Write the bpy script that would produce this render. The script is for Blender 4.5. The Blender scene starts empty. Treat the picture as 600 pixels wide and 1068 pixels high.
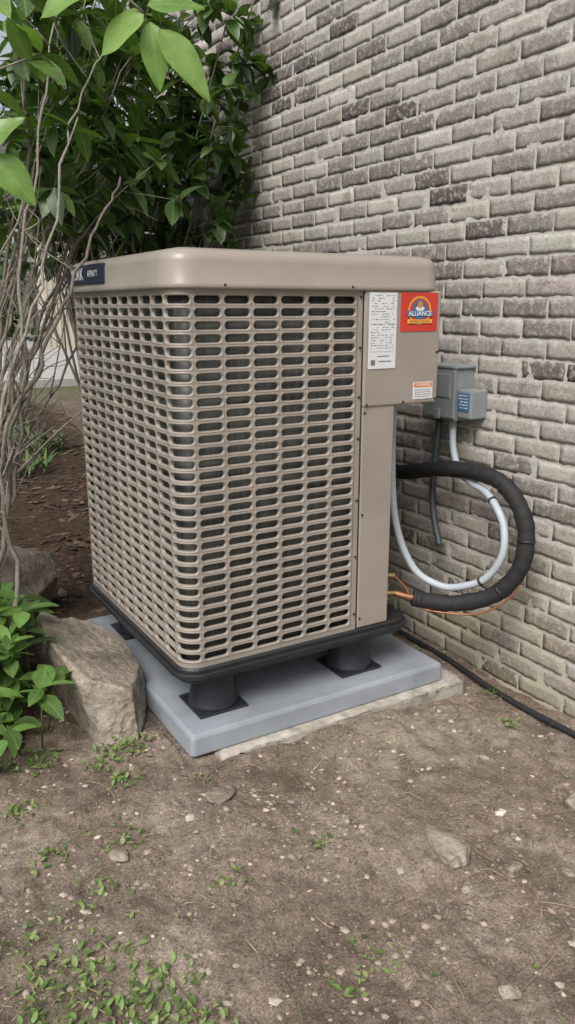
import bpy, bmesh, math, random
from mathutils import Vector, noise, Matrix
R=random.Random(7)
scene=bpy.context.scene
# ------------------------------------------------------------------ helpers
def link(o,parent=None):
    scene.collection.objects.link(o)
    if parent: o.parent=parent
    return o
def empty(name):
    o=bpy.data.objects.new(name,None); o.empty_display_size=.1
    return link(o)
def mesh_obj(name,verts,faces,mat,parent=None,smooth=False,cols=None,uvs=None):
    me=bpy.data.meshes.new(name); me.from_pydata([tuple(v) for v in verts],[],faces)
    if cols is not None:
        a=me.color_attributes.new("vcol",'FLOAT_COLOR','POINT')
        flat=[]
        for c in cols: flat+= [c[0],c[1],c[2],1.0]
        a.data.foreach_set("color",flat)
    if uvs is not None:
        l=me.uv_layers.new(name="UVMap")
        idx=[0]*len(me.loops); me.loops.foreach_get("vertex_index",idx)
        fl=[]
        for i in idx: fl+= [uvs[i][0],uvs[i][1]]
        l.data.foreach_set("uv",fl)
    if smooth: me.polygons.foreach_set("use_smooth",[True]*len(me.polygons))
    if mat: me.materials.append(mat)
    me.update()
    return link(bpy.data.objects.new(name,me),parent)
def box(name,x0,x1,y0,y1,z0,z1,mat,parent=None,bev=.003,seg=2):
    bm=bmesh.new(); bmesh.ops.create_cube(bm,size=1)
    for v in bm.verts:
        v.co=Vector(((x0+x1)/2+v.co.x*(x1-x0),(y0+y1)/2+v.co.y*(y1-y0),(z0+z1)/2+v.co.z*(z1-z0)))
    if bev>0: bmesh.ops.bevel(bm,geom=bm.edges[:],offset=bev,segments=seg,profile=.5,affect='EDGES')
    me=bpy.data.meshes.new(name); bm.to_mesh(me); bm.free()
    if mat: me.materials.append(mat)
    return link(bpy.data.objects.new(name,me),parent)
def catmull(p,n=8):
    p=[Vector(q) for q in p]; q=[p[0]*2-p[1]]+p+[p[-1]*2-p[-2]]; out=[]
    for i in range(1,len(q)-2):
        for k in range(n):
            t=k/n
            out.append(.5*((2*q[i])+(q[i+1]-q[i-1])*t+(2*q[i-1]-5*q[i]+4*q[i+1]-q[i+2])*t*t+(3*q[i]-q[i-1]-3*q[i+1]+q[i+2])*t**3))
    out.append(p[-1]); return out
def tube_into(V,F,C,pts,radii,sides=8,col=(1,1,1),cap=True):
    n=len(pts); base=len(V)
    t=(pts[1]-pts[0]).normalized()
    u=t.orthogonal().normalized()
    for i in range(n):
        if i<n-1: t=(pts[i+1]-pts[i]).normalized()
        u=(u-t*u.dot(t))
        u=u.normalized() if u.length>1e-6 else t.orthogonal().normalized()
        w=t.cross(u); r=radii[i] if isinstance(radii,(list,tuple)) else radii
        for k in range(sides):
            a=2*math.pi*k/sides
            V.append(pts[i]+(u*math.cos(a)+w*math.sin(a))*r); C.append(col)
    for i in range(n-1):
        for k in range(sides):
            k2=(k+1)%sides
            F.append((base+i*sides+k,base+i*sides+k2,base+(i+1)*sides+k2,base+(i+1)*sides+k))
    if cap:
        F.append(tuple(base+k for k in range(sides))[::-1]); F.append(tuple(base+(n-1)*sides+k for k in range(sides)))
def tube(name,pts,rad,mat,parent=None,sides=14,n=10):
    V,F,C=[],[],[]; p=catmull(pts,n); tube_into(V,F,C,p,rad,sides)
    return mesh_obj(name,V,F,mat,parent,True)
def cyl(name,p0,p1,r0,r1,mat,parent=None,sides=20,smooth=True):
    V,F,C=[],[],[]; tube_into(V,F,C,[Vector(p0),Vector(p0).lerp(Vector(p1),.02),Vector(p0).lerp(Vector(p1),.98),Vector(p1)],[r0*.93,r0,r1,r1*.93],sides)
    return mesh_obj(name,V,F,mat,parent,smooth)
def rrect(x0,y0,x1,y1,r,n=6):
    out=[]
    for cx,cy,a in ((x1-r,y0+r,-90),(x1-r,y1-r,0),(x0+r,y1-r,90),(x0+r,y0+r,180)):
        for k in range(n+1):
            t=math.radians(a+90*k/n); out.append((cx+r*math.cos(t),cy+r*math.sin(t)))
    return out
def loft(name,rect,r,profile,mat,parent=None,n=6,smooth=False,capb=True,capt=True):
    V,F=[],[]; x0,y0,x1,y1=rect
    for off,z in profile:
        for p in rrect(x0-off,y0-off,x1+off,y1+off,max(.002,r+off),n): V.append((p[0],p[1],z))
    m=4*(n+1)
    for i in range(len(profile)-1):
        for k in range(m):
            k2=(k+1)%m; F.append((i*m+k,i*m+k2,(i+1)*m+k2,(i+1)*m+k))
    if capb: F.append(tuple(range(m))[::-1])
    if capt: F.append(tuple((len(profile)-1)*m+k for k in range(m)))
    return mesh_obj(name,V,F,mat,parent,smooth)
# ------------------------------------------------------------------ materials
def newmat(name):
    m=bpy.data.materials.new(name); m.use_nodes=True; nt=m.node_tree
    return m,nt,nt.nodes["Principled BSDF"]
def nd(nt,t,**kw):
    n=nt.nodes.new(t)
    for k,v in kw.items(): setattr(n,k,v)
    return n
def ramp(nt,fac,stops):
    r=nd(nt,'ShaderNodeValToRGB'); els=r.color_ramp.elements
    while len(els)<len(stops): els.new(.5)
    for e,(p,c) in zip(els,stops): e.position=p; e.color=(c[0],c[1],c[2],1) if not isinstance(c,(int,float)) else (c,c,c,1)
    nt.links.new(fac,r.inputs[0]); return r.outputs[0]
def noi(nt,scale,detail=4,rough=.55,vec=None):
    n=nd(nt,'ShaderNodeTexNoise'); n.inputs['Scale'].default_value=scale; n.inputs['Detail'].default_value=detail; n.inputs['Roughness'].default_value=rough
    if vec is not None: nt.links.new(vec,n.inputs['Vector'])
    return n.outputs['Fac']
def geo(nt):
    return nd(nt,'ShaderNodeNewGeometry').outputs['Position']
def mix(nt,fac,a,b,mode='MIX'):
    m=nd(nt,'ShaderNodeMix',data_type='RGBA',blend_type=mode)
    for s,v in ((m.inputs[0],fac),(m.inputs[6],a),(m.inputs[7],b)):
        if hasattr(v,'links'): nt.links.new(v,s)
        elif isinstance(v,(int,float)): s.default_value=v
        else: s.default_value=(v[0],v[1],v[2],1)
    return m.outputs[2]
def bump(nt,h,strength,dist,bsdf,normal=None):
    b=nd(nt,'ShaderNodeBump'); b.inputs['Strength'].default_value=strength; b.inputs['Distance'].default_value=dist
    nt.links.new(h,b.inputs['Height'])
    if normal: nt.links.new(normal,b.inputs['Normal'])
    nt.links.new(b.outputs[0],bsdf.inputs['Normal']); return b.outputs[0]
def simple(name,col,rough=.5,metal=0,var=.15,nscale=12,bs=.0,bscale=200,spec=.5):
    m,nt,b=newmat(name); P=geo(nt)
    f=noi(nt,nscale,3,.6,P)
    c=ramp(nt,f,[(.3,[x*(1-var) for x in col]),(.7,[min(1,x*(1+var)) for x in col])])
    nt.links.new(c,b.inputs['Base Color']); b.inputs['Roughness'].default_value=rough; b.inputs['Metallic'].default_value=metal
    b.inputs['Specular IOR Level'].default_value=spec
    if bs>0: bump(nt,noi(nt,bscale,2,.6,P),bs,.002,b)
    return m
TAUPE=(.305,.264,.232)
m_taupe=simple('taupe_paint',TAUPE,.34,0,.07,5,.0,900)
m_taupe_d=simple('taupe_paint_grille',(.295,.258,.224),.40,0,.10,6)
m_black=simple('black_plastic',(.018,.018,.02),.5,0,.3,20,.1,300)
m_foot=simple('foot_plastic',(.022,.022,.03),.45,0,.3,20)
m_pad=simple('pad_grey',(.25,.275,.305),.75,0,.15,7,.25,350)
m_conduit=simple('conduit_grey',(.40,.44,.48),.5,0,.06,20)
m_box=simple('box_grey',(.22,.245,.25),.5,0,.08,20,.05,300)
m_cable=simple('dark_cable',(.05,.065,.07),.5,0,.2,20)
m_foam=simple('black_foam',(.014,.014,.015),.75,0,.3,40,.35,250)
m_copper=simple('copper',(.42,.20,.11),.4,.8,.15,40)
m_brass=simple('brass',(.30,.22,.10),.45,.8,.25,40)
m_white=simple('label_white',(.66,.67,.68),.4,0,.02,5)
m_ink=simple('ink',(.14,.14,.15),.5)
m_red=simple('sticker_red',(.55,.045,.03),.35,0,.05,8)
m_yel=simple('sticker_yellow',(.65,.42,.08),.35)
m_blue=simple('sticker_blue',(.05,.14,.30),.35)
m_orange=simple('warn_orange',(.65,.22,.04),.4)
m_navy=simple('badge_navy',(.012,.018,.045),.3)
m_cream=simple('cream_trim',(.50,.455,.38),.6,0,.05,4)
m_tan=simple('tan_siding',(.34,.29,.235),.7,0,.06,4)
m_roof=simple('roof_shingle',(.08,.075,.07),.9,0,.3,8,.3,40)
m_drive=simple('concrete_drive',(.38,.37,.35),.85,0,.12,2,.3,100)
m_slab=simple('old_concrete',(.36,.33,.285),.95,0,.35,22,1.0,90)
m_screw=simple('screw_dark',(.05,.045,.04),.4,.5)
# coil
m_coil,nt,b=newmat('condenser_coil'); P=geo(nt)
mp=nd(nt,'ShaderNodeMapping'); mp.inputs['Scale'].default_value=(90,90,3); nt.links.new(P,mp.inputs[0])
f1=noi(nt,1,2,.5,mp.outputs[0])
mp2=nd(nt,'ShaderNodeMapping'); mp2.inputs['Scale'].default_value=(3,3,45); nt.links.new(P,mp2.inputs[0])
f2=noi(nt,1,2,.5,mp2.outputs[0])
c=ramp(nt,f1,[(.3,(.05,.055,.05)),(.75,(.24,.245,.225))])
c=mix(nt,.5,c,ramp(nt,f2,[(.35,(.035,.035,.033)),(.7,(.30,.30,.28))]))
nt.links.new(c,b.inputs['Base Color']); b.inputs['Roughness'].default_value=.5; b.inputs['Metallic'].default_value=.2
# brick
m_brick,nt,b=newmat('brick_face'); P=geo(nt)
at=nd(nt,'ShaderNodeAttribute',attribute_name='vcol').outputs['Color']
f=noi(nt,48,5,.74,P); f2=noi(nt,10,5,.75,P); f3=noi(nt,170,2,.65,P)
c=mix(nt,1,at,ramp(nt,f3,[(.3,(.70,.70,.70)),(.7,(1.24,1.24,1.24))]),'MULTIPLY')
c=mix(nt,ramp(nt,f,[(.50,0.0),(.62,.65)]),c,(.48,.455,.42))
c=mix(nt,ramp(nt,f2,[(.54,0.0),(.66,.5)]),c,(.14,.118,.107))
sx=nd(nt,'ShaderNodeSeparateXYZ'); nt.links.new(P,sx.inputs[0])
ma=nd(nt,'ShaderNodeMapRange'); ma.inputs['From Min'].default_value=.75; ma.inputs['From Max'].default_value=.0; nt.links.new(sx.outputs['Z'],ma.inputs['Value'])
mm=nd(nt,'ShaderNodeMath',operation='MULTIPLY'); nt.links.new(ma.outputs[0],mm.inputs[0]); nt.links.new(ramp(nt,noi(nt,5,3,.6,P),[(.35,.0),(.65,.8)]),mm.inputs[1])
c=mix(nt,mm.outputs[0],c,(.31,.28,.165))
nt.links.new(c,b.inputs['Base Color']); b.inputs['Roughness'].default_value=.92; b.inputs['Specular IOR Level'].default_value=.2
bump(nt,f,.65,.006,b)
m_mortar,nt,b=newmat('mortar'); P=geo(nt)
f=noi(nt,45,4,.75,P)
c=ramp(nt,f,[(.3,(.37,.35,.32)),(.7,(.58,.555,.515))])
sx=nd(nt,'ShaderNodeSeparateXYZ'); nt.links.new(P,sx.inputs[0])
ma=nd(nt,'ShaderNodeMapRange'); ma.inputs['From Min'].default_value=.6; ma.inputs['From Max'].default_value=.0; ma.inputs['To Max'].default_value=.6; nt.links.new(sx.outputs['Z'],ma.inputs['Value'])
c=mix(nt,ma.outputs[0],c,(.36,.34,.21))
nt.links.new(c,b.inputs['Base Color']); b.inputs['Roughness'].default_value=.95; bump(nt,f,.8,.004,b)
# soil
m_soil,nt,b=newmat('soil'); P=geo(nt)
at=nd(nt,'ShaderNodeAttribute',attribute_name='vcol').outputs['Color']
sc=nd(nt,'ShaderNodeSeparateColor'); nt.links.new(at,sc.inputs[0])
fa=noi(nt,3.2,5,.65,P); fb=noi(nt,24,6,.75,P); fc=noi(nt,160,3,.75,P)
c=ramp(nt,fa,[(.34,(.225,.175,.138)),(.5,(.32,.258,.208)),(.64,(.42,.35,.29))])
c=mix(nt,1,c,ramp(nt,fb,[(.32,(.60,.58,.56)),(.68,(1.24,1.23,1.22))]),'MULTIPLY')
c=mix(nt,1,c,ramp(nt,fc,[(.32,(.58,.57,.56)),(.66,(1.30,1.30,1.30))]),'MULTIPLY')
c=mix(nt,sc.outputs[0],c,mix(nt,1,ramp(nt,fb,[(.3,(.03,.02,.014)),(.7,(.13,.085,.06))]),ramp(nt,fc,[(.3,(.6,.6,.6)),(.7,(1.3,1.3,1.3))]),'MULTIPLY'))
c=mix(nt,sc.outputs[1],c,ramp(nt,fb,[(.3,(.06,.075,.03)),(.7,(.15,.17,.08))]))
c=mix(nt,sc.outputs[2],c,(.45,.38,.295))
nt.links.new(c,b.inputs['Base Color']); b.inputs['Roughness'].default_value=.97; b.inputs['Specular IOR Level'].default_value=.15
n1=bump(nt,fb,1.0,.024,b); bump(nt,fc,1.0,.006,b,n1)
def vmat(name,rough=.9,bs=.5,scale=80,spec=.2):
    m,nt,b=newmat(name); P=geo(nt)
    at=nd(nt,'ShaderNodeAttribute',attribute_name='vcol').outputs['Color']; f=noi(nt,scale,3,.65,P)
    c=mix(nt,1,at,ramp(nt,f,[(.3,(.7,.7,.7)),(.7,(1.25,1.25,1.25))]),'MULTIPLY')
    nt.links.new(c,b.inputs['Base Color']); b.inputs['Roughness'].default_value=rough; b.inputs['Specular IOR Level'].default_value=spec
    if bs>0: bump(nt,f,bs,.003,b)
    return m
m_debris=vmat('debris',.9,0); m_bark=vmat('bark',.9,.8,60)
# rock
m_rock,nt,b=newmat('rock'); P=geo(nt)
fa=noi(nt,7,6,.7,P); fb=noi(nt,45,5,.72,P)
c=ramp(nt,fa,[(.32,(.17,.14,.11)),(.5,(.33,.28,.22)),(.68,(.46,.41,.34))])
c=mix(nt,1,c,ramp(nt,fb,[(.3,(.60,.60,.60)),(.7,(1.22,1.22,1.22))]),'MULTIPLY')
nt.links.new(c,b.inputs['Base Color']); b.inputs['Roughness'].default_value=.92
n1=bump(nt,fa,.9,.04,b); bump(nt,fb,.9,.010,b,n1)
# leaf
def leafmat(name,rough=.42,veins=True,trans=.3):
    m,nt,b=newmat(name)
    at=nd(nt,'ShaderNodeAttribute',attribute_name='vcol').outputs['Color']
    c=at
    if veins:
        uv=nd(nt,'ShaderNodeUVMap').outputs[0]; s=nd(nt,'ShaderNodeSeparateXYZ'); nt.links.new(uv,s.inputs[0])
        a1=nd(nt,'ShaderNodeMath',operation='SUBTRACT'); nt.links.new(s.outputs[0],a1.inputs[0]); a1.inputs[1].default_value=.5
        a2=nd(nt,'ShaderNodeMath',operation='ABSOLUTE'); nt.links.new(a1.outputs[0],a2.inputs[0])
        mid=ramp(nt,a2.outputs[0],[(.0,1.0),(.05,0.0)])
        a3=nd(nt,'ShaderNodeMath',operation='MULTIPLY_ADD'); nt.links.new(a2.outputs[0],a3.inputs[0]); a3.inputs[1].default_value=-.7; nt.links.new(s.outputs[1],a3.inputs[2])
        a4=nd(nt,'ShaderNodeMath',operation='MULTIPLY'); nt.links.new(a3.outputs[0],a4.inputs[0]); a4.inputs[1].default_value=44
        a5=nd(nt,'ShaderNodeMath',operation='SINE'); nt.links.new(a4.outputs[0],a5.inputs[0])
        ve=ramp(nt,a5.outputs[0],[(.75,0.0),(.99,.6)])
        mx=nd(nt,'ShaderNodeMath',operation='MAXIMUM'); nt.links.new(mid,mx.inputs[0]); nt.links.new(ve,mx.inputs[1])
        mu=nd(nt,'ShaderNodeMath',operation='MULTIPLY'); nt.links.new(mx.outputs[0],mu.inputs[0]); mu.inputs[1].default_value=.45
        c=mix(nt,1,c,ramp(nt,noi(nt,30,2,.6,geo(nt)),[(.3,(.78,.8,.75)),(.7,(1.2,1.18,1.2))]),'MULTIPLY')
        c=mix(nt,mu.outputs[0],c,(.28,.38,.15))
    nt.links.new(c,b.inputs['Base Color']); b.inputs['Roughness'].default_value=rough
    if trans>0:
        tr=nd(nt,'ShaderNodeBsdfTranslucent'); nt.links.new(mix(nt,1,c,(1.3,1.5,.6),'MULTIPLY'),tr.inputs[0])
        ms=nd(nt,'ShaderNodeMixShader'); ms.inputs[0].default_value=trans
        nt.links.new(b.outputs[0],ms.inputs[1]); nt.links.new(tr.outputs[0],ms.inputs[2])
        nt.links.new(ms.outputs[0],nt.nodes['Material Output'].inputs[0])
    return m
m_leaf=leafmat('leaf',.38)
m_small=leafmat('leaf_small',.5,False,0)
m_far=leafmat('leaf_far',.7,False,0)
# ------------------------------------------------------------------ ground
def ss(a,b,x):
    t=min(1,max(0,(x-a)/(b-a))); return t*t*(3-2*t)
def gh(x,y,fine=True):
    h=.04-.05*min(1.3,max(-.3,(x-.8)/1.07))*(1-ss(3,5,y))
    h+=.42*ss(3.0,9.0,y)
    h+=.05*ss(.75,.2,x)*ss(1.9,2.8,y)*(1-ss(5,8,y))
    h-=.05*ss(1.6,.6,y)*ss(-1,1,x)*.6
    if fine and -3<x<3 and -1<y<7:
        h+=.022*noise.noise(Vector((x*2.3,y*2.3,1)))+.016*noise.noise(Vector((x*6.5,y*6.5,3)))+.009*noise.noise(Vector((x*18,y*18,5)))+.005*noise.noise(Vector((x*50,y*50,8)))
    if .79<x<1.9 and 1.86<y<3.05: h=min(h,.03)
    return h
def axis(lo,hi,a,b,step,grow=1.25):
    c=[]; x=a
    while x<b: c.append(x); x+=step
    c.append(b); l=[]; s=step*grow; x=a
    while x>lo: x-=s; s*=grow; l.append(x)
    r=[]; s=step*grow; x=b
    while x<hi: x+=s; s*=grow; r.append(x)
    return l[::-1]+c+r
xs=axis(-120,120,-.05,2.1,.009,1.12); ys=axis(-120,200,.75,2.8,.009,1.12)
V=[];C=[]
for y in ys:
    for x in xs:
        V.append((x,y,gh(x,y)))
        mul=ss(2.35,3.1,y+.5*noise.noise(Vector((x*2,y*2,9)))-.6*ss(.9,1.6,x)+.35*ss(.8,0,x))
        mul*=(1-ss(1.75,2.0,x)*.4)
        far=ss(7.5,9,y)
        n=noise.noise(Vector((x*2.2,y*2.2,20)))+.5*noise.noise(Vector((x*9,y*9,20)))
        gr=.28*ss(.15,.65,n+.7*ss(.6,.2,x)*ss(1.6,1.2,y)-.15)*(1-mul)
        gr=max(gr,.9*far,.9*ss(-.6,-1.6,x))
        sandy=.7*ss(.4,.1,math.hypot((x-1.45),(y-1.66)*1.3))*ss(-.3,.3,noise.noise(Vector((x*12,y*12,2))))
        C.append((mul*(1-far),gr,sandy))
nx=len(xs);F=[(j*nx+i,j*nx+i+1,(j+1)*nx+i+1,(j+1)*nx+i) for j in range(len(ys)-1) for i in range(nx-1)]
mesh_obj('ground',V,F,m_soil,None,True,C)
# driveway
V=[];F=[]
g=[(-9+i*1.5) for i in range(20)]; h=[8.9+i*1.0 for i in range(17)]
for y in h:
    for x in g: V.append((x,y+.25*math.sin(x*.5),.545))
F=[(j*20+i,j*20+i+1,(j+1)*20+i+1,(j+1)*20+i) for j in range(16) for i in range(19)]
n0=len(V)
for i,x in enumerate(g): V.append((x,8.9+.25*math.sin(x*.5),.35))
F+=[(n0+i,n0+i+1,i+1,i) for i in range(19)]
mesh_obj('driveway',V,F,m_drive)
# ------------------------------------------------------------------ house
house=empty('brick_house'); WX=2.07
CH,BL=.0665,.200; GAP=.0105
V,F,C=[],[],[]
pal=[(.34,.31,.28),(.285,.26,.237),(.39,.36,.327),(.24,.22,.20),(.43,.40,.365),(.32,.29,.265),(.205,.175,.16),(.10,.083,.079),(.15,.123,.113)]
wts=[5,5,4,4,3,4,2.8,1.2,1.8]
NX,NY=10,4
row=0; z=-.15
while z<5.1:
    off=(BL/2 if row%2 else 0)+R.uniform(-.006,.006); y=-2.0+off-BL
    while y<5.62:
        y0=max(y+GAP/2+R.uniform(-.0025,.0025),-2.0); y1=min(y+BL-GAP/2+R.uniform(-.0025,.0025),5.62)
        if y1-y0>.03:
            c=R.choices(pal,wts)[0]; v_=R.uniform(.86,1.14); c=[q*v_*R.uniform(.97,1.03) for q in c]
            z0=z+GAP/2+R.uniform(-.0012,.0012); z1=z+CH-GAP/2+R.uniform(-.0012,.0012)
            dx=R.uniform(-.0018,.0018); tilt=R.uniform(-.003,.003); b0=len(V); sd=R.random()*100
            near=(1.0<y0<4 and z0<3.4)
            nxx=NX if near else 4; nyy=NY if near else 2
            for j in range(nyy+1):
                for i in range(nxx+1):
                    yy=y0+(y1-y0)*i/nxx; zz=z0+(z1-z0)*j/nyy
                    e=(i in(0,nxx)) or (j in (0,nyy))
                    n=noise.noise(Vector((yy*42,zz*42,sd))); n2=noise.noise(Vector((yy*70,zz*70,sd+7)))
                    if i in(0,nxx): yy+=n*.005
                    if j in(0,nyy): zz+=n2*.0048
                    dep=(.0014+.0022*n) if e else .0024*n
                    V.append((WX-.007+dep+dx+tilt*(i/nxx-.5),yy,zz)); C.append(c)
            for j in range(nyy):
                for i in range(nxx): F.append((b0+j*(nxx+1)+i,b0+(j+1)*(nxx+1)+i,b0+(j+1)*(nxx+1)+i+1,b0+j*(nxx+1)+i+1))
            ring=[b0+i for i in range(nxx+1)]+[b0+j*(nxx+1)+nxx for j in range(1,nyy+1)]+[b0+nyy*(nxx+1)+i for i in range(nxx-1,-1,-1)]+[b0+j*(nxx+1) for j in range(nyy-1,0,-1)]
            rb=len(V)
            for q in ring: p=V[q]; V.append((WX+.010,p[1],p[2])); C.append(c)
            m=len(ring)
            for q in range(m): F.append((ring[q],ring[(q+1)%m],rb+(q+1)%m,rb+q))
        y+=BL
    z+=CH; row+=1
mesh_obj('brick_courses',V,F,m_brick,house,True,C)
V=[];F=[];ny=360;nz=240
for j in range(nz+1):
    for i in range(ny+1):
        y=-2+7.62*i/ny; z=-.2+5.3*j/nz
        V.append((WX-.0036+.0034*noise.noise(Vector((y*24,z*24,4))),y,z))
F=[(j*(ny+1)+i,j*(ny+1)+i+1,(j+1)*(ny+1)+i+1,(j+1)*(ny+1)+i) for j in range(nz) for i in range(ny)]
mesh_obj('mortar_bed',V,F,m_mortar,house,True)
box('house_core',WX+.008,9,-2,5.615,-.3,5.1,m_mortar,house,0)
box('soffit',WX-.20,9.4,-2.4,6.0,5.12,5.3,m_cream,house,.01)
V=[(WX-.25,-2.5,5.31),(WX-.25,6.1,5.31),(9.5,-2.5,5.31),(9.5,6.1,5.31),(5.6,-2.5,7.6),(5.6,6.1,7.6)]
mesh_obj('roof',V,[(0,1,5,4),(2,4,5,3),(0,4,2),(1,3,5),(0,2,3,1)],m_roof,house)
# garage
gar=empty('garage_building')
box('front_wall',5.3,11,16.0,20,.3,3.3,m_tan,gar,.01)
box('porch_post',3.95,4.55,15.9,16.3,.3,3.3,m_cream,gar,.02)
for i,x in enumerate((5.6,8.4)):
    box('garage_door_%d'%i,x,x+2.4,15.93,15.99,.55,2.7,m_cream,gar,.01)
    for k in range(4): box('door_groove_%d_%d'%(i,k),x+.05,x+2.35,15.92,15.928,.55+.53*k,.57+.53*k,m_tan,gar,0)
for k in range(4): box('post_groove_%d'%k,4.04+.12*k,4.06+.12*k,15.885,15.898,.6,3.2,m_tan,gar,0)
mesh_obj('roof',[(3.5,15.5,3.31),(11.4,15.5,3.31),(11.4,20.5,3.31),(3.5,20.5,3.31),(3.5,18,5),(11.4,18,5)],[(0,1,5,4),(2,3,4,5),(0,4,3),(1,2,5),(0,3,2,1)],m_roof,gar)
# ------------------------------------------------------------------ AC unit
ac=empty('air_conditioner_unit')
X0,Y0,X1,Y1=.82,1.96,1.70,2.90; r=.06; ZB,ZT=.30,1.405
segs=[('L',(X1,2.24),(X1,Y1-r),(1,0),6,.02,.0),('A',(X1-r,Y1-r),0,90),
      ('L',(X1-r,Y1),(X0+r,Y1),(0,1),8,0,0),('A',(X0+r,Y1-r),90,180),
      ('L',(X0,Y1-r),(X0,Y0+r),(-1,0),9,.0,0),('A',(X0+r,Y0+r),180,270),
      ('L',(X0+r,Y0),(1.44,Y0),(0,-1),6,0,.020)]
V,F=[],[]
rows=31; zs0=.018; rp=(ZT-ZB-2*zs0)/rows
def stadium(sw,sh,nst=5,nse=6):
    a=(sw-sh)/2; rr=sh/2; pts=[]
    for i in range(nst): pts.append((-a+2*a*i/nst,rr))
    for k in range(nse): t=math.radians(90-180*k/nse); pts.append((a+rr*math.cos(t),rr*math.sin(t)))
    for i in range(nst): pts.append((a-2*a*i/nst,-rr))
    for k in range(nse): t=math.radians(-90-180*k/nse); pts.append((-a+rr*math.cos(t),rr*math.sin(t)))
    return pts
def outer(w,h,a,nst=5,nse=6):
    pts=[(-a+2*a*i/nst,h/2) for i in range(nst)]
    pts+=[(a,h/2),(w/2,h/2),(w/2,h/4),(w/2,0),(w/2,-h/4),(w/2,-h/2)]
    pts+=[(a-2*a*i/nst,-h/2) for i in range(nst)]
    pts+=[(-a,-h/2),(-w/2,-h/2),(-w/2,-h/4),(-w/2,0),(-w/2,h/4),(-w/2,h/2)]
    return pts
def strip(ev,s0,s1,z0,z1,n=1):
    b0=len(V)
    for i in range(n+1):
        p,nn=ev(s0+(s1-s0)*i/n); V.append((p[0],p[1],z0)); V.append((p[0],p[1],z1))
    for i in range(n): F.append((b0+2*i,b0+2*i+2,b0+2*i+3,b0+2*i+1))
for s in segs:
    if s[0]=='L':
        p0,p1,nn=s[1],s[2],s[3]; L=math.hypot(p1[0]-p0[0],p1[1]-p0[1]); nc=s[4]; a0,a1=s[5],s[6]
        ev=lambda q,p0=p0,p1=p1,L=L,nn=nn:((p0[0]+(p1[0]-p0[0])*q/L,p0[1]+(p1[1]-p0[1])*q/L),nn)
    else:
        cen=s[1]; L=r*math.pi/2; nc=1;a0=a1=0
        def ev(q,cen=cen,A=s[2],B=s[3],L=L):
            t=math.radians(A+(B-A)*q/L); return ((cen[0]+r*math.cos(t),cen[1]+r*math.sin(t)),(math.cos(t),math.sin(t)))
    ns=1 if s[0]=='L' else 8
    strip(ev,0,L,ZB,ZB+zs0,ns); strip(ev,0,L,ZT-zs0,ZT,ns)
    if a0: strip(ev,0,a0,ZB+zs0,ZT-zs0)
    if a1: strip(ev,L-a1,L,ZB+zs0,ZT-zs0)
    w=(L-a0-a1)/nc; sw,sh=w-.0105,rp*.62
    a=(sw-sh)/2
    rings=[(outer(w,rp,a),.0015),(stadium(sw+.0065,sh+.0075),0),(stadium(sw+.003,sh+.003),.0006),(stadium(sw,sh),.004),(stadium(sw-.001,sh-.001),.011)]
    for ci in range(nc):
        sc_=a0+w*(ci+.5)
        for ri in range(rows):
            zc=ZB+zs0+rp*(ri+.5); b0=len(V); m=22
            for pts,d in rings:
                for (px,pz) in pts:
                    p,nn=ev(sc_+px); V.append((p[0]-nn[0]*d,p[1]-nn[1]*d,zc+pz))
            for k in range(len(rings)-1):
                for q in range(m): q2=(q+1)%m; F.append((b0+k*m+q,b0+(k+1)*m+q,b0+(k+1)*m+q2,b0+k*m+q2))
mesh_obj('louvered_guard',V,F,m_taupe_d,ac,True)
loft('coil_main',(X0+.030,Y0+.030,1.54,Y1-.030),.04,[(0,ZB-.02),(0,ZT-.01)],m_coil,ac,6,True)
loft('coil_side',(1.50,2.27,X1-.035,Y1-.038),.03,[(0,ZB-.017),(0,ZT-.013)],m_coil,ac,6,True)
loft('base_pan',(X0,Y0,X1-.03,Y1),.06,[(-.03,.246),(-.004,.252),(.006,.262),(.008,.298),(.002,.304),(-.02,.305)],m_black,ac,6)
loft('base_rim',(X0,Y0,X1-.03,Y1),.06,[(.012,.268),(.017,.272),(.017,.284),(.012,.287)],m_black,ac,6)
CX1=1.745
loft('top_cap',(X0,Y0,CX1,Y1),.070,[(.004,1.397),(.013,1.398),(.0155,1.403),(.0145,1.412),(.012,1.416),(.010,1.468),(.007,1.480),(.000,1.490),(-.012,1.498),(-.05,1.505),(-.069,1.500),(-.0695,1.47)],m_taupe,ac,5,True,True,False)
box('cap_deck',X0+.06,1.68,Y0+.06,Y1-.06,1.455,1.471,m_black,ac,.002)
cx,cy=(X0+CX1)/2,(Y0+Y1)/2
V,F,C=[],[],[]
for k in range(11):
    rr=.06+.034*k; pts=[Vector((cx+rr*math.cos(t*math.pi/24),cy+rr*math.sin(t*math.pi/24),1.503+.010*(1-(rr/.42)**2))) for t in range(49)]
    tube_into(V,F,C,pts,.0022,6)
for k in range(8):
    t=k*math.pi/4; tube_into(V,F,C,[Vector((cx+.05*math.cos(t),cy+.05*math.sin(t),1.512)),Vector((cx+.41*math.cos(t),cy+.41*math.sin(t),1.498))],.003,6)
mesh_obj('fan_guard',V,F,m_black,ac,True)
cyl('fan_motor',(cx,cy,1.40),(cx,cy,1.50),.075,.075,m_black,ac)
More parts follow.
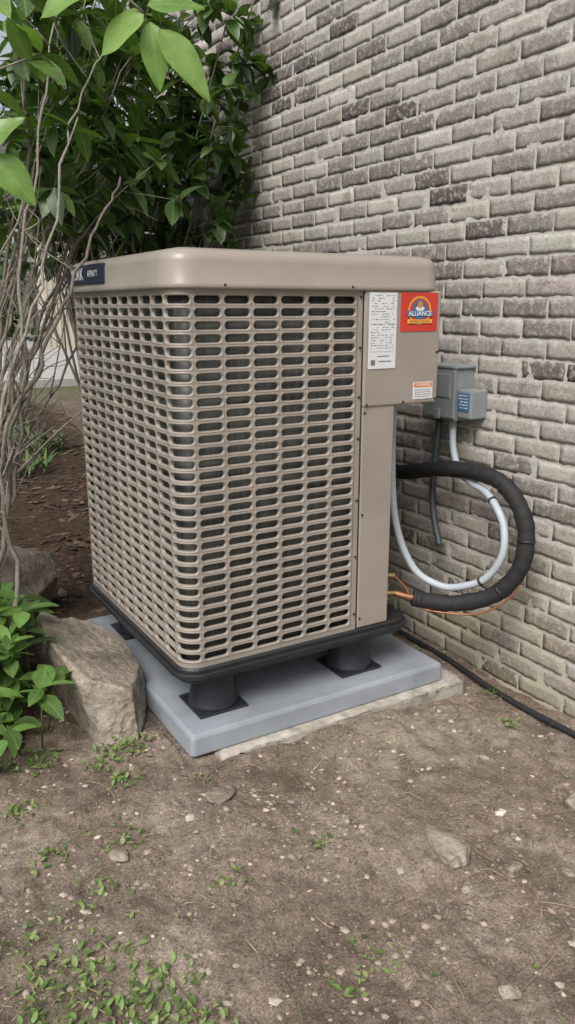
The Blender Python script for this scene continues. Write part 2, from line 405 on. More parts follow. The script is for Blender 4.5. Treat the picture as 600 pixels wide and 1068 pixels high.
# panels
box('control_box',1.443,1.743,1.951,2.235,1.047,1.400,m_taupe,ac,.007,3)
box('service_panel',1.443,1.572,1.956,2.10,.305,1.05,m_taupe,ac,.006,3)
box('notch_side',1.545,1.566,2.08,2.26,.305,1.05,m_taupe,ac,.003)
box('notch_back',1.56,1.698,2.238,2.262,.305,1.05,m_taupe,ac,.003)
box('panel_seam',1.4385,1.4435,1.9585,1.97,.305,1.40,m_screw,ac,0)
for i,z in enumerate((.36,.56,.75,.95,1.08,1.23,1.38)):
    cyl('screw_%d'%i,(1.431,1.961,z),(1.431,1.955,z),.004,.0035,m_screw,ac,10)
for i,z in enumerate((.34,.7,1.03)):
    cyl('panel_screw_%d'%i,(1.452,1.957,z),(1.452,1.952,z),.004,.0035,m_screw,ac,10)
for i,(x,z) in enumerate(((1.455,1.055),(1.60,1.056),(1.732,1.06),(1.732,1.21))):
    cyl('box_screw_%d'%i,(x,1.952,z),(x,1.947,z),.004,.0035,m_screw,ac,10)
for i,x in enumerate((.97,1.39)):
    cyl('cap_screw_%d'%i,(x,1.949,1.408),(x,1.9425,1.408),.004,.0035,m_screw,ac,10)
yl=1.9495
box('spec_label',1.457,1.562,yl-.0005,yl+.003,1.165,1.393,m_white,ac,0)
V,F=[],[]
def rect_front(x0,x1,z0,z1,y):
    b0=len(V); V.extend([(x0,y,z0),(x1,y,z0),(x1,y,z1),(x0,y,z1)]); F.append((b0,b0+1,b0+2,b0+3))
z=1.385
while z>1.225:
    x=1.464
    while x<1.548:
        w=R.uniform(.003,.013)
        if R.random()<.6: rect_front(x,min(x+w,1.554),z-.0016,z,yl-.0012)
        x+=w+.004
    z-=.0078
rect_front(1.466,1.482,1.176,1.192,yl-.0012)
for x0,x1,z0,z1 in((1.462,1.555,1.2165,1.2172),(1.462,1.555,1.30,1.3007),(1.49,1.535,1.202,1.2045),(1.495,1.545,1.186,1.1885)): rect_front(x0,x1,z0,z1,yl-.0012)
mesh_obj('spec_label_print',V,F,m_ink,ac)
disc_c=1.652
box('red_sticker',disc_c-.074,disc_c+.074,yl-.0005,yl+.003,1.276,1.394,m_red,ac,0)
def disc(name,x,z,rx,rz,y,mat,n=40):
    return mesh_obj(name,[(x+rx*math.cos(2*math.pi*k/n),y,z+rz*math.sin(2*math.pi*k/n)) for k in range(n)],[tuple(range(n))],mat,ac)
disc('logo_ring',disc_c,1.340,.046,.043,yl-.0012,m_yel)
disc('logo_field',disc_c,1.340,.041,.038,yl-.0018,m_red)
disc('logo_shield',disc_c,1.342,.030,.031,yl-.0024,m_blue)
disc('logo_face',disc_c,1.358,.011,.011,yl-.0030,m_orange)
disc('logo_chest',disc_c,1.346,.018,.008,yl-.0028,m_white)
V,F=[],[]; rect_front(disc_c-.052,disc_c+.052,1.322,1.339,yl-.0036); mesh_obj('logo_banner',V,F,m_blue,ac)
V,F=[],[]; rect_front(disc_c-.050,disc_c+.050,1.301,1.3125,yl-.0036); mesh_obj('logo_ribbon',V,F,m_yel,ac)
def text(s,loc,size,mat,rot,parent):
    cu=bpy.data.curves.new('lettering','FONT'); cu.body=s; cu.size=size; cu.align_x='CENTER'; cu.align_y='CENTER'; cu.materials.append(mat)
    cu.offset=size*.02
    o=bpy.data.objects.new('lettering',cu); o.location=loc; o.rotation_euler=rot; return link(o,parent)
fr=(math.pi/2,0,0)
text('ALLIANCE',(disc_c,yl-.0042,1.3305),.0205,m_white,fr,ac)
text('HEATING & COOLING',(disc_c,yl-.0042,1.307),.0085,m_red,fr,ac)
box('warning_label',1.640,1.720,yl-.0005,yl+.003,1.062,1.116,m_white,ac,0)
V,F=[],[]; rect_front(1.642,1.718,1.100,1.114,yl-.0012); mesh_obj('warning_band',V,F,m_orange,ac)
text('WARNING',(1.680,yl-.0018,1.107),.012,m_white,fr,ac)
V,F=[],[]
for k in range(4):
    x=1.646
    while x<1.708:
        w=R.uniform(.004,.012); rect_front(x,min(x+w,1.714),1.090-.007*k,1.092-.007*k,yl-.0012); x+=w+.003
mesh_obj('warning_print',V,F,m_ink,ac)
badge=loft('badge',(.8035,2.46,.812,2.84),.003,[(0,1.424),(.002,1.427),(.002,1.481),(0,1.484)],m_navy,ac,2)
lr=(math.pi/2,0,-math.pi/2)
text('YORK',(.8005,2.73,1.454),.052,m_white,lr,ac)
text('AFFINITY',(.8005,2.56,1.454),.026,m_white,lr,ac)
for i,(x,y) in enumerate(((.965,2.08),(1.50,2.08),(.965,2.77),(1.50,2.77))):
    box('foot_plate_%d'%i,x-.085,x+.085,y-.085,y+.085,.1105,.119,m_foot,ac,.003)
    V,F,C=[],[],[]
    prof=[(.084,.118),(.080,.128),(.074,.165),(.070,.215),(.072,.225),(.072,.248)]
    tube_into(V,F,C,[Vector((x,y,z)) for _,z in prof],[q for q,_ in prof],24)
    mesh_obj('foot_riser_%d'%i,V,F,m_foot,ac,True)
for i,(y,z) in enumerate(((2.02,.37),(2.04,.43))):
    cyl('valve_body_%d'%i,(1.56,y+.06,z),(1.665,y-.005,z),.011,.011,m_brass,ac)
    cyl('valve_nut_%d'%i,(1.60,y+.04,z),(1.62,y+.03,z),.018,.018,m_brass,ac,6,False)
    cyl('valve_cap_%d'%i,(1.63,y+.02,z),(1.63,y+.02,z+.042),.010,.010,m_brass,ac,6,False)
    cyl('valve_port_%d'%i,(1.61,y+.03,z),(1.61,y-.02,z-.01),.005,.005,m_brass,ac,8)
tube('copper_suction',[(1.655,2.02,.37),(1.68,2.0,.362),(1.71,1.98,.355)],.0115,m_copper,ac)
tube('copper_liquid',[(1.66,2.035,.43),(1.69,2.01,.39),(1.72,1.97,.325),(1.79,1.89,.312),(1.85,1.80,.33),(1.90,1.735,.385),(1.93,1.705,.45)],.0042,m_copper,ac)
# ------------------------------------------------------------------ pad
loft('equipment_pad',(.815,1.915,1.80,2.98),.012,[(.004,.046),(.004,.05),(0,.098),(-.004,.106),(-.012,.110)],m_pad,None,3)
bm=bmesh.new(); bmesh.ops.create_cube(bm,size=1); bmesh.ops.subdivide_edges(bm,edges=bm.edges[:],cuts=60,use_grid_fill=True)
for v in bm.verts:
    q=Vector((1.385+v.co.x*.98,2.45+v.co.y*1.15,-.005+v.co.z*.10))
    n=noise.noise(q*9)+.6*noise.noise(q*28); 
    e=(abs(v.co.x)>.49)+(abs(v.co.y)>.49)
    q.x+=.006*n*(1 if abs(v.co.x)>.49 else 0); q.y+=.009*n*(1 if abs(v.co.y)>.49 else 0)
    if v.co.z>.45 and e: q.z-=.010+.008*noise.noise(q*16)
    if q.z>.042: q.z=.042
    v.co=q
me=bpy.data.meshes.new('concrete_slab'); bm.to_mesh(me); bm.free(); me.materials.append(m_slab); me.polygons.foreach_set("use_smooth",[True]*len(me.polygons)); link(bpy.data.objects.new('concrete_slab',me))
# ------------------------------------------------------------------ lines
ls=empty('refrigerant_line_set')
BLp=[(2.09,2.62,.70),(2.0,2.52,.70),(1.95,2.36,.715),(1.95,2.15,.765),(1.95,1.97,.787),(1.95,1.84,.772),(1.95,1.755,.712),(1.95,1.712,.62),(1.93,1.712,.50),(1.89,1.775,.40),(1.82,1.87,.35),(1.75,1.95,.345),(1.705,1.985,.355)]
tube('insulated_pipe',BLp,[.029+.0012*math.sin(i*1.7)+.001*math.sin(i*.6) for i in range(200)],m_foam,ls,18,10)
bp=catmull(BLp,10)
for i,k in enumerate((52,72,88,104)):
    t=(bp[k+1]-bp[k]).normalized(); cyl('tie_%d'%i,bp[k]-t*.004,bp[k]+t*.004,.0312,.0312,m_black,ls)
el=empty('disconnect_box')
bY0,bY1=2.115,2.262
box('body',1.975,WX-.004,bY0,bY1,.945,1.135,m_box,el,.006)
box('lid',1.966,1.976,bY0-.006,bY1+.006,.955,1.14,m_box,el,.003)
box('hood',1.962,WX-.004,bY0-.009,bY1+.009,1.134,1.146,m_box,el,.004)
box('hasp',1.958,1.968,2.18,2.205,.95,.985,m_box,el,.002)
box('lid_rib',1.9625,1.968,bY0+.016,bY1-.016,1.03,1.115,m_box,el,.002)
box('surge_protector',1.985,WX-.004,2.040,bY0-.004,.958,1.062,m_box,el,.006)
box('surge_label',1.983,1.986,2.050,bY0-.010,.985,1.05,m_blue,el,0)
V,F=[],[]
for k in range(5):
    y=2.055
    while y<2.095:
        w=R.uniform(.006,.02); b0=len(V); z=1.04-.011*k
        V.extend([(1.9822,y,z),(1.9822,min(2.102,y+w),z),(1.9822,min(2.102,y+w),z+.004),(1.9822,y,z+.004)]); F.append((b0,b0+1,b0+2,b0+3)); y+=w+.004
mesh_obj('surge_print',V,F,m_white,el)
cyl('conduit_fitting',(2.01,2.155,.948),(2.01,2.155,.905),.017,.015,m_box,el,8,False)
cyl('cable_fitting',(2.02,2.24,.948),(2.02,2.24,.915),.013,.012,m_black,el,8,False)
tube('dark_whip',[(2.02,2.24,.93),(2.015,2.242,.85),(2.015,2.252,.72),(2.01,2.245,.61),(2.0,2.21,.52),(1.99,2.17,.455)],.0125,m_cable,el)
cp=catmull([(2.01,2.155,.93),(2.005,2.14,.84),(1.985,2.08,.765),(1.955,1.98,.742),(1.935,1.895,.73),(1.915,1.82,.695),(1.905,1.77,.635),(1.89,1.755,.545),(1.87,1.80,.455),(1.835,1.87,.41),(1.80,1.935,.395),(1.755,2.01,.425),(1.725,2.055,.495),(1.705,2.09,.60),(1.695,2.105,.72),(1.69,2.11,.88),(1.69,2.11,1.05)],26)
V,F,C=[],[],[]
tube_into(V,F,C,cp,[.0128+(.0007 if i%3==0 else 0) for i in range(len(cp))],14)
mesh_obj('flexible_conduit',V,F,m_conduit,el,True)
for i,k in enumerate((120,215)):
    t=(cp[k+1]-cp[k]).normalized(); cyl('conduit_tie_%d'%i,cp[k]-t*.004,cp[k]+t*.004,.0155,.0155,m_black,el)
tube('drain_hose',[(1.98,2.95,.06),(1.97,2.5,.03),(1.985,2.1,.008),(1.96,1.75,.0),(1.97,1.4,-.002),(1.95,1.0,-.004),(1.97,.5,-.01)],.011,m_foam,None)
# ------------------------------------------------------------------ rocks
def rock(name,loc,scale,rot,seed,sub=5,planes=14,mat=None,ns=1.0,dlo=.5,dhi=.82):
    rr=random.Random(seed); bm=bmesh.new(); bmesh.ops.create_icosphere(bm,subdivisions=sub,radius=1)
    pl=[(Vector((rr.gauss(0,1),rr.gauss(0,1),rr.gauss(0,1))).normalized(),rr.uniform(dlo,dhi)) for _ in range(planes)]
    for v in bm.verts:
        for n,d in pl:
            q=v.co.dot(n)-d
            if q>0: v.co-=n*q*.97
        v.co+=v.co.normalized()*ns*(.05*noise.noise(v.co*1.7+Vector((seed,0,0)))+.035*noise.noise(v.co*5+Vector((seed,2,0)))+.018*noise.noise(v.co*14))
    M=Matrix.Translation(loc)@Matrix.Rotation(rot[2],4,'Z')@Matrix.Rotation(rot[1],4,'Y')@Matrix.Rotation(rot[0],4,'X')@Matrix.Diagonal((*scale,1))
    bm.transform(M); me=bpy.data.meshes.new(name); bm.to_mesh(me); bm.free()
    me.polygons.foreach_set("use_smooth",[True]*len(me.polygons)); me.materials.append(mat or m_rock)
    return link(bpy.data.objects.new(name,me))
rock('boulder',(.655,2.37,.125),(.165,.52,.18),(math.radians(10),math.radians(14),math.radians(3)),18,6)
rock('boulder',(.52,3.28,.19),(.42,.30,.21),(0,.1,.3),23)
for i,(x,y,s) in enumerate(((.793,1.69,(.055,.035,.02)),(1.24,1.25,(.10,.05,.022)),(1.04,.86,(.03,.022,.015)),(1.67,1.21,(.05,.04,.03)),(.476,1.59,(.04,.03,.012)),(1.2,1.19,(.025,.02,.014)),(.78,.84,(.02,.015,.01)),(1.33,1.12,(.035,.02,.013)),(1.45,1.05,(.03,.02,.012)),(1.6,1.5,(.02,.015,.01)),(1.05,1.45,(.018,.014,.01)),(.62,.95,(.016,.012,.01)))):
    rock('stone',(x,y,gh(x,y)+s[2]*.3),s,(0,0,.3+i*1.3),40+i,3)
# ------------------------------------------------------------------ debris
def pebbles(name,n,xr,yr,sr,cols,mat,flat=.7,elong=1.0,seed=1,dens=None):
    rr=random.Random(seed); V,F,C=[],[],[]
    for _ in range(n):
        x=rr.uniform(*xr); y=rr.uniform(*yr)
        if x>WX-.03 or (.80<x<1.89 and 1.87<y<3.04): continue
        if dens and rr.random()>dens(x,y): continue
        s=sr[0]*(sr[1]/sr[0])**(rr.random()**2); z=gh(x,y)+s*flat*.2; a=rr.uniform(0,6.28); c=rr.choice(cols); k=rr.uniform(.8,1.2); c=[q*k for q in c]
        ca,sa=math.cos(a),math.sin(a); b0=len(V); el_=rr.uniform(1,elong) if elong>1 else 1
        tz=rr.uniform(-.4,.4)
        for i in range(5):
            t=i*1.2566; rad=s*rr.uniform(.75,1.15); lx=rad*math.cos(t)*el_; ly=rad*math.sin(t)
            V.append((x+lx*ca-ly*sa,y+lx*sa+ly*ca,z+lx*tz*.5+rr.uniform(-.1,.2)*s*flat)); C.append(c)
        V.append((x,y,z+s*flat)); V.append((x,y,z-s*flat)); C+= [c,c]
        for i in range(5):
            F.append((b0+i,b0+(i+1)%5,b0+5)); F.append((b0+(i+1)%5,b0+i,b0+6))
    return mesh_obj(name,V,F,mat,None,False,C)
soilc=[(.31,.25,.20),(.26,.205,.16),(.39,.32,.26),(.20,.155,.12),(.15,.11,.085)]
pebbles('soil_clods',12000,(-.1,2.05),(.6,2.7),(.002,.011),soilc,m_debris,.55,1.4,3,lambda x,y:.25+.75*ss(-.2,.3,noise.noise(Vector((x*3,y*3,6)))))
pebbles('gravel',420,(-.1,2.05),(.6,3.0),(.003,.014),[(.43,.38,.31),(.37,.33,.28),(.49,.44,.37)],m_debris,.4,1.6,5,lambda x,y:.45+.55*ss(.8,1.5,x))
pebbles('mulch',7500,(-1.2,2.0),(2.2,7.5),(.008,.032),[(.07,.045,.03),(.12,.08,.055),(.04,.028,.02),(.17,.12,.085),(.09,.055,.04)],m_debris,.25,3.0,6,lambda x,y:ss(2.3,3.0,y+.5*ss(.8,0,x))*(1-.6*ss(5,7.5,y)))
V,F,C=[],[],[]; rr=random.Random(12)
for _ in range(1700):
    x=rr.uniform(-.1,2.0); y=rr.uniform(.65,2.9)
    if .78<x<1.9 and 1.85<y<3.0: continue
    if rr.random()>.22+.78*ss(-.1,.3,noise.noise(Vector((x*2.5,y*2.5,44))))+.7*ss(.4,.1,math.hypot(x-1.3,y-1.1)): continue
    a=rr.uniform(0,6.28); L=rr.uniform(.015,.07) if rr.random()<.88 else rr.uniform(.1,.26); bend=rr.uniform(-.8,.8); pts=[]
    for k in range(5):
        t=k/4; xx=x+L*(t*math.cos(a+bend*t)); yy=y+L*(t*math.sin(a+bend*t)); pts.append(Vector((xx,yy,gh(xx,yy)+.0015+.006*math.sin(3.14*t)*rr.random())))
    c=rr.choice([(.42,.34,.23),(.32,.25,.18),(.17,.12,.09),(.22,.16,.12),(.28,.22,.16)])
    r0=rr.uniform(.0005,.0013) if L<.1 else rr.uniform(.0008,.002)
    tube_into(V,F,C,pts,[r0,r0,r0*.9,r0*.7,r0*.4],4,c)
mesh_obj('twigs',V,F,m_debris,None,True,C)
# ------------------------------------------------------------------ leaves
def leaf(V,F,C,U,p,d,up,L,W,c,curl=.25,fold=.25):
    d=d.normalized(); s=d.cross(up)
    if s.length<1e-3: s=d.orthogonal()
    s.normalize(); n=s.cross(d).normalized(); b0=len(V)
    V.append(p.copy()); C.append(c); U.append((.5,0))
    for t,wf in ((.13,.55),(.36,.98),(.62,.93),(.85,.48)):
        q=p+d*(L*t)-n*(curl*L*t*t)
        for k in (-1,0,1):
            V.append(q+s*(k*W*.5*wf)+n*(abs(k)*fold*W*.5*wf)); C.append(c); U.append((.5+.5*k*wf,t))
    V.append(p+d*L-n*(curl*L)); C.append(c); U.append((.5,1))
    F.append((b0,b0+1,b0+2)); F.append((b0,b0+2,b0+3))
    for j in range(3):
        q=b0+1+3*j; F.append((q,q+3,q+4,q+1)); F.append((q+1,q+4,q+5,q+2))
    q=b0+10; e=b0+13; F.append((q,e,q+1)); F.append((q+1,e,q+2))
def bigleaf(VL,p,d,up,L,W,c,curl=.2,fold=.15,n=12,m=3):
    V,F,C,U=VL; d=d.normalized(); s=d.cross(up).normalized(); nn=s.cross(d).normalized(); b0=len(V); w=2*m+1
    for i in range(n+1):
        t=i/n; wf=max(.02,(math.sin(math.pi*t**.85))**.75*(1-.25*t)); q=p+d*(L*t)-nn*(curl*L*t*t)
        for k in range(-m,m+1):
            u=k/m; V.append(q+s*(u*W*.5*wf)+nn*(abs(u)**1.4*fold*W*.5*wf+.04*W*math.sin(9*t+2*u)*abs(u))); C.append(c); U.append((.5+.5*u*wf,t))
    for i in range(n):
        for k in range(2*m): q=b0+i*w+k; F.append((q,q+w,q+w+1,q+1))
def rv(rr,a=1.0): return Vector((rr.gauss(0,a),rr.gauss(0,a),rr.gauss(0,a)))
def whorl(VL,rr,p,d,n,L,cols,spread=1.0):
    for k in range(n):
        a=k*2.4+rr.random(); o=d.orthogonal().normalized(); o.rotate(Matrix.Rotation(a,3,d.normalized()))
        dd=(d.normalized()*rr.uniform(.05,.7)+o*spread+Vector((0,0,rr.uniform(-.45,.1)))).normalized()
        ll=L*rr.uniform(.6,1.15); c=rr.choice(cols); q=rr.uniform(.75,1.25); c=[x*q for x in c]
        leaf(*VL,p-d.normalized()*rr.uniform(0,.05),dd,(Vector((0,0,1))+rv(rr,.25)).normalized(),ll,ll*rr.uniform(.42,.56),c,rr.uniform(.05,.45),rr.uniform(.1,.4))
green=[(.065,.125,.028),(.085,.16,.035),(.05,.10,.025),(.11,.20,.045)]
dark=[(.03,.062,.018),(.042,.085,.024),(.055,.105,.028),(.022,.045,.015),(.08,.14,.035)]
bright=[(.17,.30,.07),(.15,.27,.06),(.21,.34,.09)]
barkc=[(.24,.215,.18),(.18,.16,.135),(.29,.26,.225)]
sh=empty('leafy_shrub'); rr=random.Random(21)
B=([],[],[]); L4=([],[],[],[])
targets=[(1.30,3.42,2.35),(1.16,3.39,2.11),(.86,2.98,2.19),(.89,3.20,1.90),(1.46,3.70,2.0),(1.05,3.3,2.6),(.75,2.7,2.5),(.5,2.7,2.4),(1.25,3.6,2.7),(.2,2.5,2.3),(0,3.2,2.3),(-.3,2.8,2.0),(1.45,3.5,2.55),(.45,3.4,2.6),(1.2,3.1,2.3),(1.0,3.15,2.0),(1.15,3.5,1.85)]
for i,T in enumerate(targets):
    T=Vector(T); b0=Vector((.30+rr.uniform(-.14,.14),2.98+rr.uniform(-.14,.14),.05))
    m1=b0.lerp(T,.28)+Vector((rr.uniform(-.12,.02),rr.uniform(-.1,.1),.06)); m2=b0.lerp(T,.62)+Vector((rr.uniform(-.12,.05),rr.uniform(-.12,.12),rr.uniform(0,.12)))
    pts=catmull([b0,m1,m2,T],9); r0=rr.uniform(.009,.018); n=len(pts)
    for p in pts[3:]: p+=rv(rr,.010)
    tube_into(*B,pts,[r0*(1-.8*k/(n-1)) for k in range(n)],7,rr.choice(barkc))
    for k in range(rr.randint(5,8)):
        j=rr.randint(int(n*.3),n-2); p=pts[j]
        d=((pts[j+1]-pts[j]).normalized()+rv(rr,.55)+Vector((.1,.1,.25))).normalized(); LL=rr.uniform(.18,.5)
        e=p+d*LL+Vector((0,0,.04)); q=catmull([p,p.lerp(e,.5)+rv(rr,.025),e],5)
        tube_into(*B,q,[.004*(1-.65*x/10) for x in range(len(q))],5,rr.choice(barkc))
        dense=1 if e.x>.75 else (.5 if e.x>.3 else .3)
        if e.z>1.68 and rr.random()<dense+.25:
            whorl(L4,rr,e,(e-p),rr.randint(6,9),.135,green+dark[:3])
            if rr.random()<dense: whorl(L4,rr,q[5],(e-p),rr.randint(2,5),.12,green+dark)
        for w in range(2):
            e2=q[6]+rv(rr,.1)+Vector((0,0,.06)); tube_into(*B,[q[6],q[6].lerp(e2,.5)+rv(rr,.01),e2],[.002,.0017,.001],4,rr.choice(barkc))
            if e2.z>1.68 and rr.random()<dense: whorl(L4,rr,e2,(e2-q[6]),rr.randint(3,6),.115,green+dark)
    whorl(L4,rr,T,T-m2,8,.14,green+bright[:1])
for T in ((.62,2.6,1.35),(.72,2.95,1.45),(.5,2.45,.95),(.55,2.8,1.1),(.4,2.4,1.5),(.45,2.3,1.2),(.60,2.5,1.7)):
    b0=Vector((.28+rr.uniform(-.1,.1),2.9+rr.uniform(-.1,.1),.1)); T=Vector(T); q=catmull([b0,b0.lerp(T,.5)+Vector((-.08,-.06,-.03)),T],8)
    for p in q[2:]: p+=rv(rr,.010)
    tube_into(*B,q,[.010*(1-.75*x/16) for x in range(len(q))],6,rr.choice(barkc))
    for w in range(4):
        p=q[rr.randint(6,15)]; e2=p+rv(rr,.13)+Vector((.03,-.02,.12)); tube_into(*B,[p,p.lerp(e2,.5)+rv(rr,.015),e2],[.003,.002,.001],4,rr.choice(barkc))
for pts_,r0 in (([(.34,2.52,.06),(.40,2.50,.42),(.47,2.51,.76),(.49,2.46,1.0),(.60,2.44,1.22),(.715,2.47,1.43),(.85,2.60,1.62),(.96,2.69,1.76)],.011),
             ([(.36,2.50,.06),(.46,2.48,.50),(.44,2.44,.86),(.52,2.40,1.15),(.55,2.42,1.5),(.66,2.5,1.85),(.72,2.55,2.15)],.009),
             ([(.30,2.50,.06),(.34,2.42,.60),(.46,2.38,1.10),(.62,2.45,1.46),(.78,2.62,1.9),(.98,2.8,2.2)],.008)):
    q=catmull(pts_,6)
    for p in q[2:]: p+=rv(rr,.006)
    n=len(q); tube_into(*B,q,[r0*(1-.75*k/n)*(1.25 if k%9==4 else 1) for k in range(n)],7,barkc[rr.randint(0,2)])
    for w in range(6):
        p=q[rr.randint(10,n-2)]; e2=p+Vector((rr.uniform(-.14,.10),rr.uniform(-.1,.15),rr.uniform(.05,.32))); tube_into(*B,catmull([p,p.lerp(e2,.5)+rv(rr,.02),e2],4),[.0030,.0028,.0025,.0022,.002,.0018,.0015,.0012,.001],5,rr.choice(barkc))
        if e2.z>1.72: whorl(L4,rr,e2,e2-p,rr.randint(3,5),.11,green)
node=Vector((.485,1.225,1.772))
q=catmull([(.25,2.85,.3),(.05,2.4,1.2),(.02,1.9,1.75),(.15,1.45,1.90),(.34,1.27,1.88),tuple(node)],10)
tube_into(*B,q,[.008*(1-.8*x/50) for x in range(len(q))],7,barkc[0])
n2=Vector((.275,1.348,1.578))
q2=catmull([q[28],(.10,1.44,1.75),(.20,1.38,1.64),tuple(n2)],6)
tube_into(*B,q2,[.003]*len(q2),6,barkc[0])
def fl(p,d,L,W,c=None,up=(-.4,-.7,.6)):
    bigleaf(L4,Vector(p),Vector(d),Vector(up),L,W,c or rr.choice(bright))
fl(node,(-.062,.036,-.045),.088,.060)
fl(node+Vector((.01,0,-.01)),(.005,-.012,-.085),.092,.046,bright[1])
fl(node+Vector((.02,-.008,-.02)),(.067,-.040,-.085),.118,.056,bright[2])
fl(node+Vector((.005,0,.01)),(.06,-.03,.01),.085,.048,bright[1])
fl(node+Vector((-.03,.02,.03)),(-.06,.02,.0),.085,.055,bright[2])
fl(node+Vector((-.07,.03,.03)),(-.07,.03,-.03),.085,.055,bright[0])
fl(node+Vector((-.05,.02,.04)),(.05,-.02,.06),.08,.05)
fl(n2,(.050,-.030,-.062),.092,.060,bright[0])
fl(n2+Vector((-.01,0,.01)),(.045,-.03,.045),.075,.048,bright[1])
fl(n2+Vector((-.02,0,.0)),(-.05,.02,-.06),.085,.05)
fl(n2+Vector((-.03,.01,.03)),(.02,-.02,.08),.07,.045,bright[2])
for T in ((.42,1.95,2.02),(.30,1.75,1.98),(.55,2.1,2.12),(.36,1.9,1.80),(.62,2.3,2.0)):
    T=Vector(T); s0=Vector((.12,2.3,1.55)); tube_into(*B,catmull([s0,s0.lerp(T,.5)+Vector((-.03,0,.07)),T],6),.0028,5,barkc[0])
    whorl(L4,rr,T,T-s0,7,.115,bright[:2]+green[3:])
mesh_obj('stems',B[0],B[1],m_bark,sh,True,B[2])
mesh_obj('leaves',L4[0],L4[1],m_leaf,sh,True,L4[2],L4[3])
sh2=empty('evergreen_shrub'); rr=random.Random(5); B=([],[],[]); L4=([],[],[],[])
bc=Vector((1.50,4.35,.12))
for k in range(290):
    while True:
        p=rv(rr,.5)
        if .35<p.length<1.0: break
    c=Vector((1.50+p.x*.72,4.15+p.y*.78,2.15+p.z*.95))
    if c.x>WX-.07: c.x=WX-.07-rr.random()*.25
    if c.z<1.2: c.z+=.5
    if c.y<3.25: continue
    d=(c-Vector((1.5,4.4,1.6))).normalized()+rv(rr,.3)
    whorl(L4,rr,c,d,rr.randint(7,9),.13,dark if rr.random()<.65 else green)
    if k%4==0:
        q=catmull([bc+rv(rr,.05),bc.lerp(c,.45)+rv(rr,.06),c],6); tube_into(*B,q,[.012*(1-.8*x/12) for x in range(len(q))],5,barkc[1])
    else:
        tube_into(*B,[c-d*.22,c],[.003,.002],4,barkc[1])
for T in ((1.85,3.65,2.62),(1.95,3.75,2.4),(1.9,3.62,2.3),(1.98,3.6,2.75),(1.92,3.7,2.05),(1.95,3.62,2.55),(1.96,3.72,1.95)):
    T=Vector(T); tube_into(*B,catmull([bc,bc.lerp(T,.6)+Vector((0,0,.2)),T],6),.004,5,barkc[1])
    for w in range(3): whorl(L4,rr,T+rv(rr,.07)-Vector((.04,0,0)),Vector((.2,-.5,.2))+rv(rr,.3),8,.12,green+dark[:2])
mesh_obj('stems',B[0],B[1],m_bark,sh2,True,B[2]); mesh_obj('leaves',L4[0],L4[1],m_leaf,sh2,True,L4[2],L4[3])
lp=empty('broadleaf_plant'); rr=random.Random(9); B=([],[],[]); L4=([],[],[],[])
for k in range(60):
    x=.36+rr.uniform(-.18,.12); y=2.44+rr.uniform(-.30,.50); z=gh(x,y); e=Vector((x+rr.uniform(-.05,.06),y+rr.uniform(-.1,.05),z+rr.uniform(.06,.42)))
    tube_into(*B,[Vector((x,y,z)),e],[.003,.002],5,(.08,.13,.04)); whorl(L4,rr,e,Vector((0,0,1))+rv(rr,.2),rr.randint(5,8),.115,[(.11,.21,.05),(.14,.26,.06),(.08,.15,.035)],1.1)
mesh_obj('stems',B[0],B[1],m_bark,lp,True,B[2]); mesh_obj('leaves',L4[0],L4[1],m_leaf,lp,True,L4[2],L4[3])
# weeds
L4=([],[],[],[]); rr=random.Random(31)
def clump(x,y,rad,n,L=.016):
    for _ in range(n):
        a=rr.uniform(0,6.28); q=rad*rr.random()**.7; px,py=x+q*math.cos(a)*1.2,y+q*math.sin(a)
        if px>WX-.03: continue
        p=Vector((px,py,gh(px,py)+rr.uniform(0,.014))); d=Vector((rr.gauss(0,1),rr.gauss(0,1),rr.uniform(.1,1.0)))
        ll=L*rr.uniform(.4,1.5); c=rr.choice([(.11,.18,.045),(.15,.23,.06),(.08,.13,.035),(.20,.25,.09)])
        leaf(*L4,p,d,Vector((0,0,1)),ll,ll*rr.uniform(.35,.65),c,.2,.2)
for x,y,rad,n in ((.30,1.27,.12,190),(.42,1.18,.08,110),(.22,1.42,.08,50),(.36,1.10,.09,130),(.47,1.08,.05,50),(.643,2.037,.07,120),(.57,2.0,.05,40),(.60,1.88,.05,40),(.858,1.072,.06,35),(.93,1.41,.04,18),(.67,1.38,.04,20),(.316,1.90,.05,40),(.5,1.62,.05,22),(.4,1.5,.06,25),(.75,1.02,.04,15),(1.85,1.62,.04,25),(1.95,1.8,.04,35),(.69,2.2,.04,40),(.76,2.45,.04,50),(.33,1.68,.05,30),(1.9,2.2,.04,25),(.40,2.1,.08,80)):
    clump(x,y,rad,n)
for _ in range(60):
    clump(rr.uniform(0,1.9),rr.uniform(.7,1.9),.03,rr.randint(2,6),.011)
for _ in range(600):
    if rr.random()<.5: x,y=.35+rr.gauss(0,.2),1.3+rr.gauss(0,.25)
    else: x,y=rr.uniform(0,2.0),rr.uniform(.7,1.85)
    if x>2.03 or (x>.78 and y>1.85): continue
    c=rr.choice([(.12,.18,.05),(.18,.21,.08),(.33,.28,.16)]); L=rr.uniform(.02,.055)
    leaf(*L4,Vector((x,y,gh(x,y))),Vector((rr.gauss(0,.8),rr.gauss(0,.8),.7)),Vector((0,1,0)),L,.0022,c,.35,.1)
mesh_obj('weeds',L4[0],L4[1],m_small,None,True,L4[2],L4[3])
L4=([],[],[],[]); rr=random.Random(77)
for _ in range(90):
    x=rr.uniform(-.9,1.6); y=rr.uniform(5.2,8.4); z=gh(x,y)
    for k in range(16):
        a=rr.uniform(0,6.28); leaf(*L4,Vector((x+rr.gauss(0,.05),y+rr.gauss(0,.05),z)),Vector((math.cos(a)*.6,math.sin(a)*.6,1)),Vector((0,0,1)),rr.uniform(.15,.30),.018,rr.choice([(.06,.12,.03),(.09,.16,.04),(.04,.08,.02)]),.5,.1)
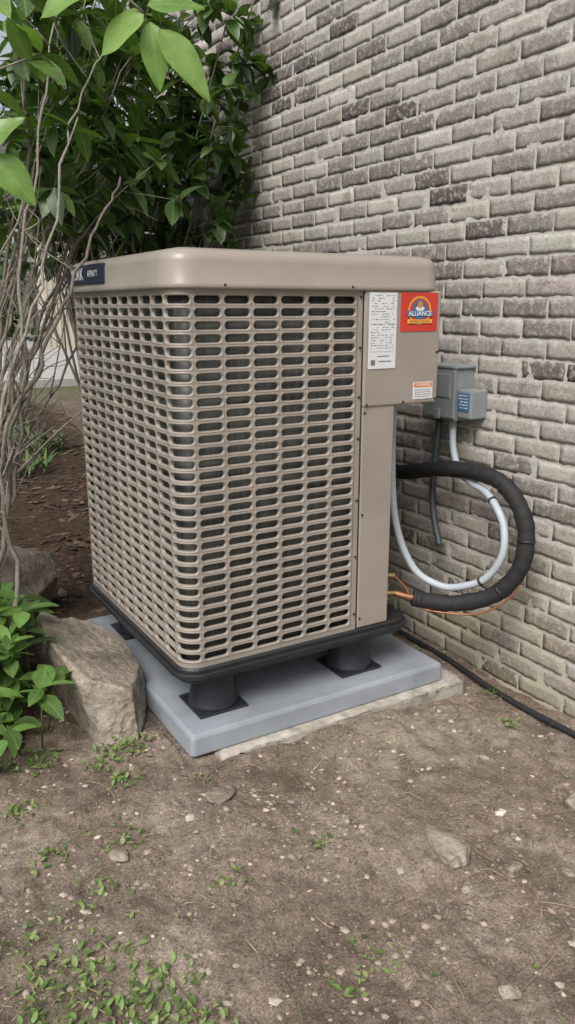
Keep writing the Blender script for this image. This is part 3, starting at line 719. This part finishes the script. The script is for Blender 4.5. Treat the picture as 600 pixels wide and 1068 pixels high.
mesh_obj('border_grass',L4[0],L4[1],m_small,None,True,L4[2],L4[3])
def cloud(name,blobs,n,size,cols,seed):
    rr=random.Random(seed); par=empty(name); L4=([],[],[],[]); B=([],[],[])
    for (cx,cy,cz,rx,ry,rz) in blobs:
        tube_into(*B,[Vector((cx,cy,.3)),Vector((cx,cy,cz))],[.12,.05],7,barkc[1])
        for _ in range(n):
            d=rv(rr,1).normalized(); q=rr.uniform(.55,1.0)*(1+.25*noise.noise(d*2.2+Vector((cx,cy,0))))
            p=Vector((cx+d.x*rx*q,cy+d.y*ry*q,cz+d.z*rz*q))
            if p.z<.45: continue
            c=rr.choice(cols); k=rr.uniform(.7,1.3)
            s=size*rr.uniform(.6,1.3); leaf(*L4,p,rv(rr,1)+d,Vector((0,0,1))+rv(rr,.4),s,s*.6,[x*k for x in c],.2,.2)
    mesh_obj('trunks',B[0],B[1],m_bark,par,True,B[2]); mesh_obj('foliage',L4[0],L4[1],m_far,par,False,L4[2],L4[3])
cloud('hedge',[(-5+i*1.25,21+.5*math.sin(i*2),1.7,1.2,1.0,1.9+.3*math.sin(i*1.7)) for i in range(9)],550,.24,green+dark[1:3],3)
cloud('tree_line',[(-16+i*5.0,30+3*math.sin(i*2.1),4.2+1.0*math.sin(i*1.3),3.2,2.5,3.6) for i in range(5)]+[(-9,14,3.0,2.4,2.4,2.8),(-13,9,3.2,2.6,2.6,3)],600,.5,green+dark[1:3],4)
# ------------------------------------------------------------------ light
w=bpy.data.worlds.new('World'); scene.world=w; w.use_nodes=True; nt=w.node_tree
bg=nt.nodes['Background']; sky=nt.nodes.new('ShaderNodeTexSky'); sky.sky_type='NISHITA'; sky.sun_disc=False
EL,AZ=50,230
sky.sun_elevation=math.radians(EL); sky.sun_rotation=math.radians(AZ); sky.dust_density=4; sky.air_density=1.2
hs=nt.nodes.new('ShaderNodeHueSaturation'); hs.inputs['Saturation'].default_value=.45
nt.links.new(sky.outputs[0],hs.inputs['Color']); nt.links.new(hs.outputs[0],bg.inputs[0]); bg.inputs[1].default_value=.15
sd=Vector((math.sin(math.radians(AZ))*math.cos(math.radians(EL)),math.cos(math.radians(AZ))*math.cos(math.radians(EL)),math.sin(math.radians(EL))))
sl=bpy.data.lights.new('sun','SUN'); sl.energy=2.9; sl.angle=math.radians(30); sl.color=(1,.975,.94)
so=link(bpy.data.objects.new('sun',sl)); so.rotation_euler=sd.to_track_quat('Z','Y').to_euler()
# ------------------------------------------------------------------ camera
cam=bpy.data.cameras.new('camera'); cam.sensor_fit='VERTICAL'; cam.sensor_height=36; cam.lens=27.27; cam.clip_end=600; cam.clip_start=.02
co=link(bpy.data.objects.new('camera',cam)); co.location=(0,0,1.35)
fwd=Vector((.514*.9668,.858*.9668,-.2554)); co.rotation_euler=fwd.to_track_quat('-Z','Y').to_euler()
scene.camera=co
scene.view_settings.view_transform='Standard'; scene.view_settings.look='None'; scene.view_settings.exposure=0
